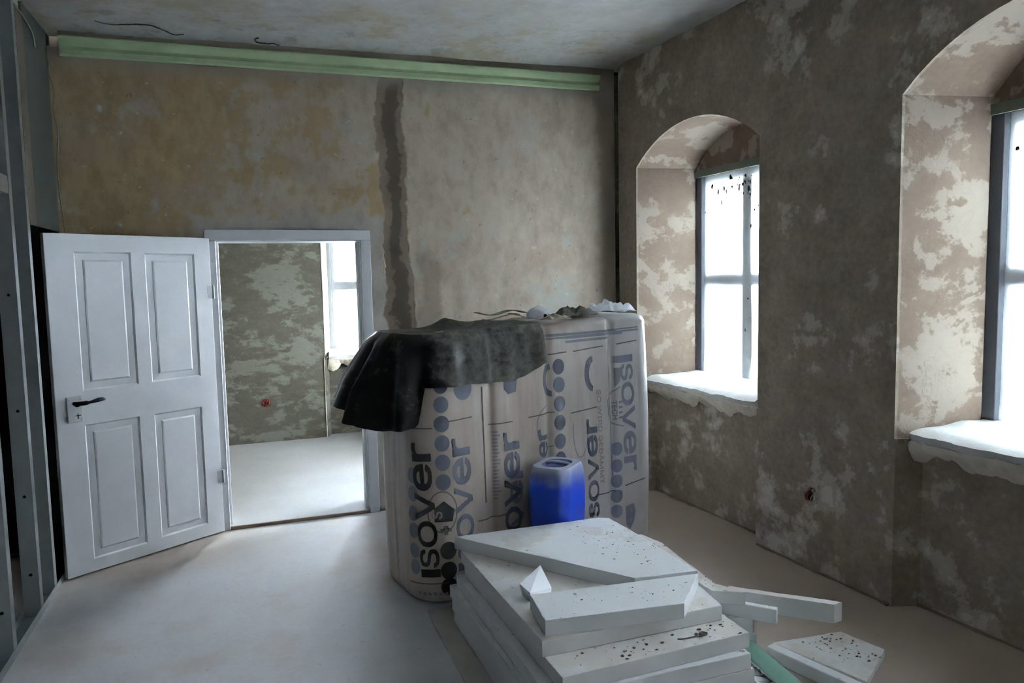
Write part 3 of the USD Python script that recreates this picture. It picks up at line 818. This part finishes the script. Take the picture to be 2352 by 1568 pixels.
# top: rings shrinking to the middle, a little bumpy
rings = [side[:, -1]]
for t in np.linspace(.94, 0, 12):
    q = ctop + (side[:, -1] - ctop) * t
    q[:, 2] += .022 * (meshkit.fbm(np.c_[q[:, :2] * 6, 0 * q[:, 0]], 3, 31) - .5) * (t < .93)
    rings.append(q)
top = grid(np.stack(rings, 1))
bot = grid(np.stack([side[:, 0], side[:, 0] * 0 + np.r_[ctop[:2], 0]], 1))
body = cat(g_, top, trimesh.Trimesh(bot.vertices, bot.faces[:, ::-1], process=False))
body.merge_vertices(digits_vertex=6)
body.update_faces(body.nondegenerate_faces())
body.fix_normals()
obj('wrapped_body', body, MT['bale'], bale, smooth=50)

def on_bale(flat, s0, z0, rot, off=.0018):
    """Wrap flat print (xy plane) onto the bale's side; rot 90 reads upwards, -90 reads downwards."""
    v, f = trimesh.remesh.subdivide_to_size(flat.vertices, flat.faces, .014)
    w = math.radians(rot)
    x, y, h = v[:, 0], v[:, 1], v[:, 2]
    s = s0 + x * math.cos(w) - y * math.sin(w)
    z = z0 + x * math.sin(w) + y * math.cos(w)
    P = bale_pt(s, np.clip(z, .02, 1.36), off + h)
    return trimesh.Trimesh(P, f, process=False)
def word(txt, h, bold=True):
    return meshkit.text_mesh(txt, h, .0006, bold=bold)
def letters(txt, h, s0, z0, rot, mat, stretch=1.0, off=.0018, clip=None, name='printed_word'):
    m = word(txt, h)
    m.apply_scale([stretch, 1, 1])
    obj(name, on_bale(m, s0, z0, rot, off), mat, bale)
def dots(s0, zs, r, mat, sq=1.15):
    for z in zs:
        c = trimesh.creation.cylinder(r, .0006, sections=28); c.apply_scale([1, sq, 1]); c.apply_translation([0, 0, .0003])
        obj('printed_dot', on_bale(c, s0, z, 0, .0016), mat, bale)
def stroke(s_a, z_a, s_b, z_b, w, mat):
    L = math.hypot(s_b - s_a, z_b - z_a)
    m = box(0, L, -w / 2, w / 2, 0, .0006)
    obj('printed_line', on_bale(m, s_a, z_a, math.degrees(math.atan2(z_b - z_a, s_b - s_a)), .0018), mat, bale)
#PRINT
SPANS = (('I', 0, .060), ('S', .075, .215), ('O', .23, .425), ('V', .44, .635), ('e', .65, .85), ('r', .865, 1.0))
def logo(s0, z0, rot, L, h, mat, off=.0018, only=None):
    """The wrap's big word; every letter as tall as the capitals. It starts at (s0, z0) and runs L along rot degrees."""
    for ch, a, b in SPANS:
        if only and ch not in only:
            continue
        m = meshkit.text_mesh(ch, .1, .0006, bold=True) if ch != 'I' else box(0, 1, 0, 1, 0, 1)
        lo, hi = m.bounds
        v = (np.array(m.vertices) - lo) / (hi - lo)
        v = np.c_[(a + (b - a) * v[:, 0]) * L, v[:, 1] * h, v[:, 2] * .0006]
        obj('printed_letter', on_bale(trimesh.Trimesh(v, m.faces, process=False), s0, z0, rot, off), mat, bale)
def ring(s0, z0, rs, rz, w, mat, t0=0, t1=2 * math.pi, n=40):
    t = np.linspace(t0, t1, n)
    P = np.array([[(math.cos(q) * (rs + e), math.sin(q) * (rz + e), 0) for e in (-w / 2, w / 2)] for q in t])
    m = grid(P); m.vertices[:, 2] += .0006
    obj('printed_line', on_bale(trimesh.Trimesh(m.vertices, m.faces, process=False), s0, z0, 0, .0016), mat, bale)
def blob(pts, mat, off=.0018, name='printed_shape'):
    c = np.mean(pts, 0)
    m = trimesh.creation.extrude_polygon(Polygon([(p[0] - c[0], p[1] - c[1]) for p in pts]), .0006, engine='earcut')
    obj(name, on_bale(m, c[0], c[1], 0, off), mat, bale)

logo(.322, .155, 93, .69, .098, MT['ink_black'])
dots(.345, (1.13, 1.034, .937, .84, .742, .643), .036, MT['ink'])
dots(.362, (.289, .185, .10), .040, MT['ink_black'])
dots(.190, (.675, .58, .48, .39, .285, .20), .028, MT['ink_pale'], 1.45)
logo(.512, .172, 92, .69, .100, MT['ink'])
dots(.46, (1.105,), .050, MT['ink'])
logo(.800, .150, 91, .70, .100, MT['ink'])
logo(.815, .060, 91, .62, .080, MT['ink_pale'], off=.0011)
blob([(.70, 1.16), (.70, 1.08), (.725, 1.05), (.775, 1.06), (.785, 1.16)], MT['ink'])
dots(1.050, (1.169, 1.07, .966, .863, .759, .66), .037, MT['ink'])
ring(1.005, 1.10, .045, .075, .030, MT['ink'], math.pi * .55, math.pi * 1.5, 18)
ring(1.290, 1.11, .050, .085, .032, MT['ink'], math.pi * .55, math.pi * 1.45, 18)
ring(.985, .85, .085, .115, .006, MT['ink_pale'], math.pi * .55, math.pi * 1.6, 26)
logo(.985, .40, 91, .44, .070, MT['ink'], only='er')
logo(1.325, .24, 92, .62, .072, MT['ink'])
ring(1.19, .80, .05, .15, .005, MT['ink_pale'], math.pi * .9, math.pi * 1.9, 26)
# right end: the word reading downwards, overprinted
logo(1.478, 1.198, -88, .685, .092, MT['ink_hazy'])
blob([(1.436, 1.198), (1.48, 1.199), (1.48, 1.158), (1.436, 1.158)], MT['ink_hazy'])
dots(1.452, (.66, .56, .47, .38, .29), .034, MT['ink_hazy'])
blob([(1.44, 1.13), (1.49, 1.13), (1.475, 1.05), (1.44, 1.02)], MT['ink_pale'])
blob([(1.51, .31), (1.57, .32), (1.585, .27), (1.575, .215), (1.545, .165), (1.515, .20)], MT['ink_hazy'])
for (a, b) in (((1.545, .29), (1.56, .27)), ((1.545, .235), (1.555, .215))):
    blob([(a[0], a[1]), (b[0], a[1]), (b[0], b[1]), (a[0], b[1])], MT['ink_tan'], off=.0026)
for p, q in zip([(1.475, 1.02), (1.43, .995), (1.385, .95), (1.39, .865), (1.425, .81), (1.49, .79)], [(1.43, .995), (1.385, .95), (1.39, .865), (1.425, .81), (1.49, .79), (1.50, .79)]):
    stroke(*p, *q, .006, MT['ink_hazy'])
letters('TECH', .026, 1.425, .945, -88, MT['ink_pale'], 1.2)
for k, z in enumerate((.93, .90, .87, .84)):
    stroke(1.465, z, 1.49, z + .002, .012, MT['ink_pale'])
letters('SO WIRD GED\u00c4MMT', .026, 1.308, 1.02, -88, MT['ink_tan'], 1.55)
stroke(1.398, 1.157, 1.430, .47, .007, MT['ink_pale'])
# emblem on the left end
ring(.338, .49, .070, .105, .006, MT['ink_line'])
blob([(.30, .44), (.385, .44), (.395, .50), (.345, .545), (.30, .51)], MT['ink_black'])
letters('S', .05, .335, .452, 90, MT['ink_tan'], 1, .0028)
blob([(.343, .418), (.361, .418), (.361, .372), (.343, .372)], MT['ink_line'])
stroke(.325, .396, .379, .396, .014, MT['ink_line'])
for p, q in (((.325, .944), (.506, .957)), ((.609, .902), (.749, .904)), ((.85, .913), (1.017, .925)), ((1.127, .905), (1.309, .921)), ((1.457, 1.266), (1.607, 1.279)), ((1.508, .436), (1.653, .457)),
             ((1.297, .412), (1.442, .414)), ((.992, 1.238), (1.104, 1.246)), ((1.15, 1.245), (1.36, 1.262)), ((.20, .915), (.30, .917)), ((.15, .113), (.36, .122)), ((.53, .41), (.72, .415)), ((.91, .43), (1.0, .436))):
    stroke(*p, *q, .006, MT['ink_line'])
stroke(.568, 1.105, .577, .50, .007, MT['ink_line'])
for a, b, z, w in ((.97, 1.46, 1.340, .014), (1.10, 1.50, 1.324, .016), (1.10, 1.40, 1.300, .014), (.97, 1.30, 1.322, .010), (1.44, 1.62, 1.350, .008), (1.44, 1.62, 1.336, .010)):
    stroke(a, z, b, z + .006, w, MT['ink_pale'])
g = np.random.default_rng(12)
for k in range(20):
    z = .86 - k * .0185
    stroke(.630, z, .630 + .02 + .02 * g.random(), z + .001, .009, MT['ink_pale'])
for k in range(7):
    stroke(.20 + k * .028, .062, .215 + k * .028, .066, .018, MT['ink_pale'])

# ------------------------------------------------------------------ black sheet over the bale's left end
S0, S1 = -.28, .95
ns = 120
ss = np.linspace(S0, S1, ns)
drop_at = np.interp(ss, [-.28, -.10, .02, .12, .20, .245, .275, .36, .55, .74, .86, .93, .95], [.30, .38, .43, .47, .46, .44, .25, .25, .26, .27, .24, .20, .20])
drop_at = drop_at + .012 * (meshkit.fbm(np.c_[ss * 18, 0 * ss, 0 * ss], 3, 51) - .5)
leftness = np.clip((.30 - ss) / .25, 0, 1)
rows = []
pp, _n = outline(ss)
zt_ = ztop(pp[:, 0])
rim = bale_pt(ss, zt_ - .008, .006 + .045 * leftness * np.clip((.26 - ss) / .2, 0, 1))
inner_c = np.r_[A0 + da * .44 + nb * .28, 0]
for t in np.linspace(1, 0, 16):            # over the top
    q = rim.copy()
    tgt = np.c_[np.full(ns, inner_c[0]), np.full(ns, inner_c[1])] + .45 * (rim[:, :2] - inner_c[:2])
    q[:, :2] = rim[:, :2] + (tgt - rim[:, :2]) * t
    d = np.linalg.norm(q[:, :2] - (A0 + da * .27 + nb * .30), axis=1)
    q[:, 2] = zt_ + .010 + .012 * t + .105 * np.exp(-(d / .13) ** 2) + .012 * (meshkit.fbm(np.c_[q[:, :2] * 9, 0 * d], 3, 52) - .5)
    rows.append(q)
for t in np.linspace(.04, 1, 26):          # down the sides
    z = zt_ - drop_at * t
    fold = .020 * np.sin(ss * 34 + .8) + .016 * np.sin(ss * 61 + 2.1) + .02 * (meshkit.fbm(np.c_[ss * 11, 0 * ss + t, 0 * ss], 3, 53) - .5)
    amp = np.clip(t * 1.6, 0, 1) * (.35 + 1.1 * leftness)
    off = .012 + amp * (fold + .028) + (leftness * .05 + leftness * .115 * t ** 1.1) * np.clip((.26 - ss) / .2, 0, 1) + .012 * t
    off = np.maximum(off, .012)
    rows.append(bale_pt(ss, z, off))
P = np.stack(rows, 1)
obj('plastic_sheet', sheet(P[:, ::-1], .002), MT['tarp'], smooth=55, label='dusty black plastic sheet draped over the left end of the bale', cat='plastic sheet')

# ------------------------------------------------------------------ litter on top of the bale
def BL(a, b, z=0.0):
    w = A0 + a * da + b * nb
    return np.array([w[0], w[1], z])
def TOPZ(a):
    return float(ztop(np.array(a))) + .014
def crumple(a, b, la, lb, h, seed, mat, name, label, cat_, rot=0.0):
    U, V = np.meshgrid(np.linspace(-1, 1, 26), np.linspace(-1, 1, 18), indexing='ij')
    hh = h * np.abs(meshkit.fbm(np.stack([U * 2.2 + seed, V * 2.2, 0 * U], -1), 4, seed) * 1.7 - .35) * np.clip(1.15 - np.maximum(abs(U), abs(V)) ** 4, 0, 1)
    ca, sa = math.cos(rot), math.sin(rot)
    P = np.array([[BL(a + la * (U[i, j] * ca - V[i, j] * sa), b + lb * (U[i, j] * sa + V[i, j] * ca), TOPZ(a) + .006 + hh[i, j]) for j in range(18)] for i in range(26)])
    return obj(name, sheet(P, .002), mat, smooth=35, label=label, cat=cat_)
crumple(.93, .16, .10, .09, .055, 3, MT['greyfilm'], 'crumpled_film', 'grey crumpled film scrap in the middle of the bale top', 'plastic film')
crumple(1.19, .15, .11, .11, .075, 4, MT['wrap'], 'crumpled_film', 'clear crumpled film scrap near the right end of the bale top', 'plastic film')
crumple(.70, .05, .08, .045, .034, 6, MT['beige'], 'packing_scrap', 'beige folded packing scrap at the front of the bale top', 'packing scrap', .3)
crumple(.835, .40, .06, .06, .05, 8, MT['wrap'], 'crumpled_film', 'small clear film scrap behind the white cup on the bale top', 'plastic film')
for k, (a, b, L, w, rz, mat, lab) in enumerate([(.60, .44, .17, .03, .05, 'greyfilm', 'long grey strip lying at the back of the bale top'), (.58, .34, .15, .022, -.10, 'beige', 'narrow beige strip in front of the grey strip on the bale top'), (.66, .40, .03, .02, .2, 'red', 'small dark red scrap beside the white cup on the bale top')]):
    U = np.linspace(-L, L, 20)
    P = np.array([[BL(a + u * math.cos(rz) - v * math.sin(rz), b + u * math.sin(rz) + v * math.cos(rz), TOPZ(a) + .02 + (.018 * k == 0) * .02 + .012 * math.sin(u * 22 + k)) for v in (-w, 0, w)] for u in U])
    obj('packing_strip', sheet(P, .004), MT[mat], smooth=35, label=lab, cat='strip')
cup = thing('white_cup', 'small white rounded cup with a dark hole on top of the bale', 'cup', BL(.70, .21, TOPZ(.70) + .004))
U, V = np.meshgrid(np.linspace(0, 2 * math.pi, 33), np.linspace(0, H_, 12), indexing='ij')
P = np.stack([.066 * np.cos(U) * np.cos(V), .05 * np.sin(U) * np.cos(V), .068 * np.sin(V) * (1 + .05 * np.cos(U))], -1)
obj('shell', sheet(P, .003), MT['foam'], cup, smooth=True)
dk = trimesh.creation.cylinder(.011, .006, sections=18); dk.apply_transform(trimesh.transformations.rotation_matrix(math.pi / 2, [1, 0, 0])); dk.apply_transform(trimesh.transformations.rotation_matrix(.45, [0, 0, 1])); dk.apply_translation([.030, -.0445, .014])
obj('hole', dk, MT['hole'], cup)

# ------------------------------------------------------------------ stack of boards
G = 'white insulation boards of the stack'
obj('fibre_sheet', prism([(.755, 2.05), (1.72, 2.05), (1.72, 3.345), (1.22, 3.345), (1.22, 3.485), (.765, 3.50)], .0005, .011, .001, .05), MT['fibre'], label='thin grey sheet on the floor under the stack of white boards', cat='sheet')
BZ = .0115
layers = [  # left, right, front, back, bottom, top
    (.868, 1.700, 2.165, 3.335, BZ, .070, 'lowest white board of the stack, on the thin grey sheet'),
    (.862, 1.690, 2.175, 3.345, .0705, .130, 'second white board up from the bottom of the stack'),
    (.856, 1.703, 2.172, 3.360, .1305, .190, 'third white board up, sticking out a little at the back left'),
    (.880, 1.689, 2.175, 3.320, .1905, .250, 'fourth white board up, flush below the littered ledge board'),
    (.915, 1.710, 2.181, 3.300, .2505, .310, 'white board whose front forms the crumb-littered ledge'),
]
for k, (x0, x1, ya, yb, z0, z1, lab) in enumerate(layers):
    poly = [(x0 + (.018 if k == 4 else .004), ya), (x1, ya + .03 * (k == 4)), (x1 - .01, yb - .01), (x0 - .01, yb - .02)]
    if k == 4:
        poly = [poly[0], poly[1], (1.712, 2.84), (1.80, 2.86), (1.80, 3.20), (1.70, yb - .01), poly[3]]
    obj('insulation_board', slab(poly, z0, z1, seed=k), MT['board_dusty'] if k == 4 else MT['board'], label=lab, cat='insulation board', smooth=32)
obj('insulation_board', slab([(.919, 2.328), (1.673, 2.332), (1.700, 2.50), (1.715, 3.27), (.892, 3.292)], .3105, .370, seed=11), MT['board_dusty'], smooth=32,
    label='white board with dusty right side just under the diagonally cut top board', cat='insulation board')
obj('insulation_board', slab([(.869, 3.318), (1.421, 2.565), (1.695, 2.531), (1.692, 2.954), (1.672, 3.275), (1.62, 3.303)], .3705, .430, seed=12), MT['board'], smooth=32,
    label='topmost white board with a long diagonal cut edge, behind the cut piece', cat='insulation board')
obj('board_offcut', slab([(1.722, 3.18), (1.722, 2.47), (1.838, 2.405), (1.775, 2.52), (1.822, 3.02), (1.79, 3.16)], .3105, .366, seed=15), MT['board_dusty'], smooth=32,
    label='narrow dusty white offcut along the right side of the stack top', cat='board offcut')
obj('board_offcut', slab([(.971, 2.578), (.943, 2.356), (1.477, 2.290), (1.684, 2.508)], .3705, .430, seed=13), MT['board'], smooth=32,
    label='long white board offcut with slanted right end lying at the front of the stack top', cat='board offcut')
wg = hull([(1.096, 2.781, .455), (.970, 2.690, .430), (.995, 2.640, .408), (1.112, 2.700, .385), (.985, 2.70, .3708), (1.0, 2.64, .3708), (1.105, 2.69, .3708), (1.10, 2.775, .3708)])
obj('board_offcut', wg, MT['cut'], label='small bright wedge-shaped offcut leaning by the diagonal cut', cat='board offcut')
def bar(p, q, w, z0, z1, r=.004):
    """Straight strip from p to q in plan, w thick to its left."""
    p, q = np.array(p, float), np.array(q, float)
    L = np.linalg.norm(q - p); m = rbox(0, L, 0, w, z0, z1, r)
    m.apply_transform(trimesh.transformations.rotation_matrix(math.atan2(q[1] - p[1], q[0] - p[0]), [0, 0, 1])); m.apply_translation([p[0], p[1], 0])
    return m
obj('board_offcut', cat(slab([(1.725, 2.44), (1.895, 2.43), (1.90, 2.82), (1.725, 2.82)], .0005, .085, seed=21)), MT['board'], smooth=32, label='short white offcut block on the floor at the right of the stack, lowest of three', cat='board offcut')
obj('board_offcut', slab([(1.728, 2.43), (1.905, 2.42), (1.89, 2.80), (1.722, 2.82)], .0855, .170, seed=22), MT['board'], smooth=32, label='short white offcut block at the right of the stack, middle of three', cat='board offcut')
obj('board_offcut', slab([(1.722, 2.435), (1.892, 2.425), (1.895, 2.81), (1.722, 2.80)], .1705, .250, seed=23), MT['board'], smooth=32, label='short white offcut block under the two white strips, topmost of three', cat='board offcut')
s1 = slab([(1.838, 2.525), (2.140, 2.243), (2.186, 2.250), (1.864, 2.553)], .2505, .330, seed=33)
obj('board_strip', s1, MT['board_dusty'], smooth=32, label='long white strip jutting out to the right from the stack', cat='strip')
obj('board_strip', bar((1.732, 2.532), (1.925, 2.322), .028, .2505, .312, .003), MT['board'], label='shorter white strip in front of the long jutting strip', cat='strip')
obj('board_offcut', slab([(2.10, 2.56), (2.45, 2.531), (2.504, 2.331), (2.235, 2.165)], .0005, .030, seed=31), MT['board_dusty'], smooth=32, label='flat littered white board offcut lying on the floor at the right', cat='board offcut')
obj('board_strip', bar((2.02, 2.50), (2.145, 2.06), .050, .0005, .058, .004), MT['board'], label='white strip on edge on the floor left of the flat offcut', cat='strip')
# mint green curled sheet between the stack and the strip
L_ = np.linspace(0, 1, 14); C_ = np.linspace(0, 1, 12)
P = np.array([[(1.790 + .135 * c + .03 * l * (1 - c) + .05 * l * c, 2.40 - .26 * l - .05 * (1 - c) * l, .150 - .065 * l - .06 * c + .045 * math.sin(math.pi * c)) for c in C_] for l in L_])
obj('green_sheet', sheet(P, .003), MT['mint_sheet'], smooth=True, label='curled mint green sheet beside the lower right of the stack', cat='sheet')
g = np.random.default_rng(5)
P = []
for i, l in enumerate(np.linspace(0, 1, 22)):
    e = .03 + .018 * g.random()
    P.append([(1.737 + .018 * c * 3 + l * .02 + e * .6 * (c > .7), 2.33 - .16 * l + .012 * math.sin(l * 30) * c, .135 - .05 * l + .02 * c * (g.random() - .2) - .03 * c) for c in np.linspace(0, 1, 5)])
obj('torn_paper', sheet(np.array(P), .003), MT['paper'], smooth=30, label='torn white paper edge beside the green sheet', cat='paper')

# crumbs
def crumbs(n, spots, zt, label, rmin=.002, rmax=.007, seed=0, mat='debris'):
    g = np.random.default_rng(seed); out = []
    for k in range(n):
        (xa, xb), (ya, yb) = spots
        r = rmin + (rmax - rmin) * g.random() ** 2.5
        x, y = xa + (xb - xa) * g.random(), ya + (yb - ya) * g.random()
        if callable(zt):
            z = zt(x, y)
            if z is None:
                continue
        else:
            z = zt
        out.append(lump((x, y, z + r * .45), r, k + seed, 1, .4, (1 + g.random(), 1, .6)))
    obj('plaster_crumbs', cat(*out), MT[mat], label=label, cat='crumbs', kind='stuff')
crumbs(60, ((1.02, 1.70), (2.20, 2.325)), .310, 'dark plaster crumbs on the front ledge of the stack', .0012, .006, 1)
crumbs(26, ((1.0, 1.60), (2.33, 2.52)), .430, 'few crumbs on the long front offcut', .001, .003, 2)
def right_side(x, y):
    if y > 2.54 and x < 1.69:
        return .430 if x > 1.05 + (3.318 - y) * .73 else None
    return None
crumbs(150, ((1.40, 1.80), (2.35, 3.25)), right_side, 'crumbs scattered along the right side of the stack top', .001, .003, 3)
crumbs(40, ((1.73, 1.78), (2.50, 3.12)), .366, 'crumbs on the narrow dusty offcut along the stack', .001, .003, 6)
crumbs(60, ((2.22, 2.44), (2.26, 2.52)), .030, 'crumbs on the flat floor offcut', .0012, .0045, 4)
obj('twig', tube(spline([(1.43, 2.262, .314), (1.46, 2.250, .316), (1.49, 2.252, .315), (1.525, 2.243, .314)], 14), .0028), MT['debris'], smooth=True, label='small dark twig-like sliver on the front ledge', cat='sliver')
obj('mortar_lump', lump((1.535, 2.255, .3175), .011, 9, 2, .4, (1.5, 1, .7)), MT['debris'], label='largest grey mortar lump on the front ledge', cat='lump')

# ------------------------------------------------------------------ blue jerrycan
for k in range(4):
    z0 = .0005 + k * .0777
    obj('board_offcut', slab([(1.24, 3.352), (1.68, 3.352), (1.66, 3.60), (1.24, 3.555)], z0, z0 + .0772, seed=50 + k), MT['board'], smooth=32, cat='board offcut', group='offcuts under the jerrycan',
        label=('lowest', 'second lowest', 'second highest', 'topmost')[k] + ' of four white offcuts under the blue jerrycan')
can = thing('jerrycan', 'blue dusty plastic jerrycan standing behind the stack of boards', 'jerrycan', (1.474, 3.478, .3115), math.radians(42))
def rsec(w, d, r, n=8):
    out = []
    for cx, cy, t in ((1, 1, 0), (-1, 1, 1), (-1, -1, 2), (1, -1, 3)):
        for k in range(n):
            a = (t + k / (n - 1)) * H_
            out.append((cx * (w / 2 - r) + r * math.cos(a), cy * (d / 2 - r) + r * math.sin(a)))
    return np.array(out)
prof = [(0, .88, .06), (.006, .91, .06), (.03, .95, .058), (.08, .99, .055), (.15, 1.0, .052), (.26, 1.0, .052), (.31, .985, .055), (.345, .95, .058), (.366, .91, .06), (.376, .87, .055)]
secs = []
for z, s, r in prof:
    q = rsec(.285 * s, .228 * s, r); secs.append(np.c_[q, np.full(len(q), z)])
secs = np.array(secs)
nsec = secs.shape[1]
bd = grid(np.concatenate([secs, secs[:, :1]], 1).transpose(1, 0, 2))
v = list(np.array(bd.vertices)); f = list(np.array(bd.faces)); 
body = m3.Manifold()
for k in range(len(secs) - 1):
    body = body + man(hull(np.vstack([secs[k], secs[k + 1]])))
well = hull(np.vstack([np.c_[rsec(.190, .140, .065), np.full(32, .385)], np.c_[rsec(.165, .118, .055), np.full(32, .325)]]))
body = body - man(well)
obj('can_body', from_man(body), MT['blue'], can, smooth=32)
hb = tube(spline([(.020, .076, .362), (.018, .045, .373), (.016, 0, .376), (.018, -.045, .373), (.020, -.076, .362)], 18), .010, 10)
obj('carry_handle', hb, MT['blue'], can, smooth=True)
obj('well_floor', xf(box(-.074, .074, -.050, .050, .3255, .3275), np.eye(4)), MT['blue_dark'], can)
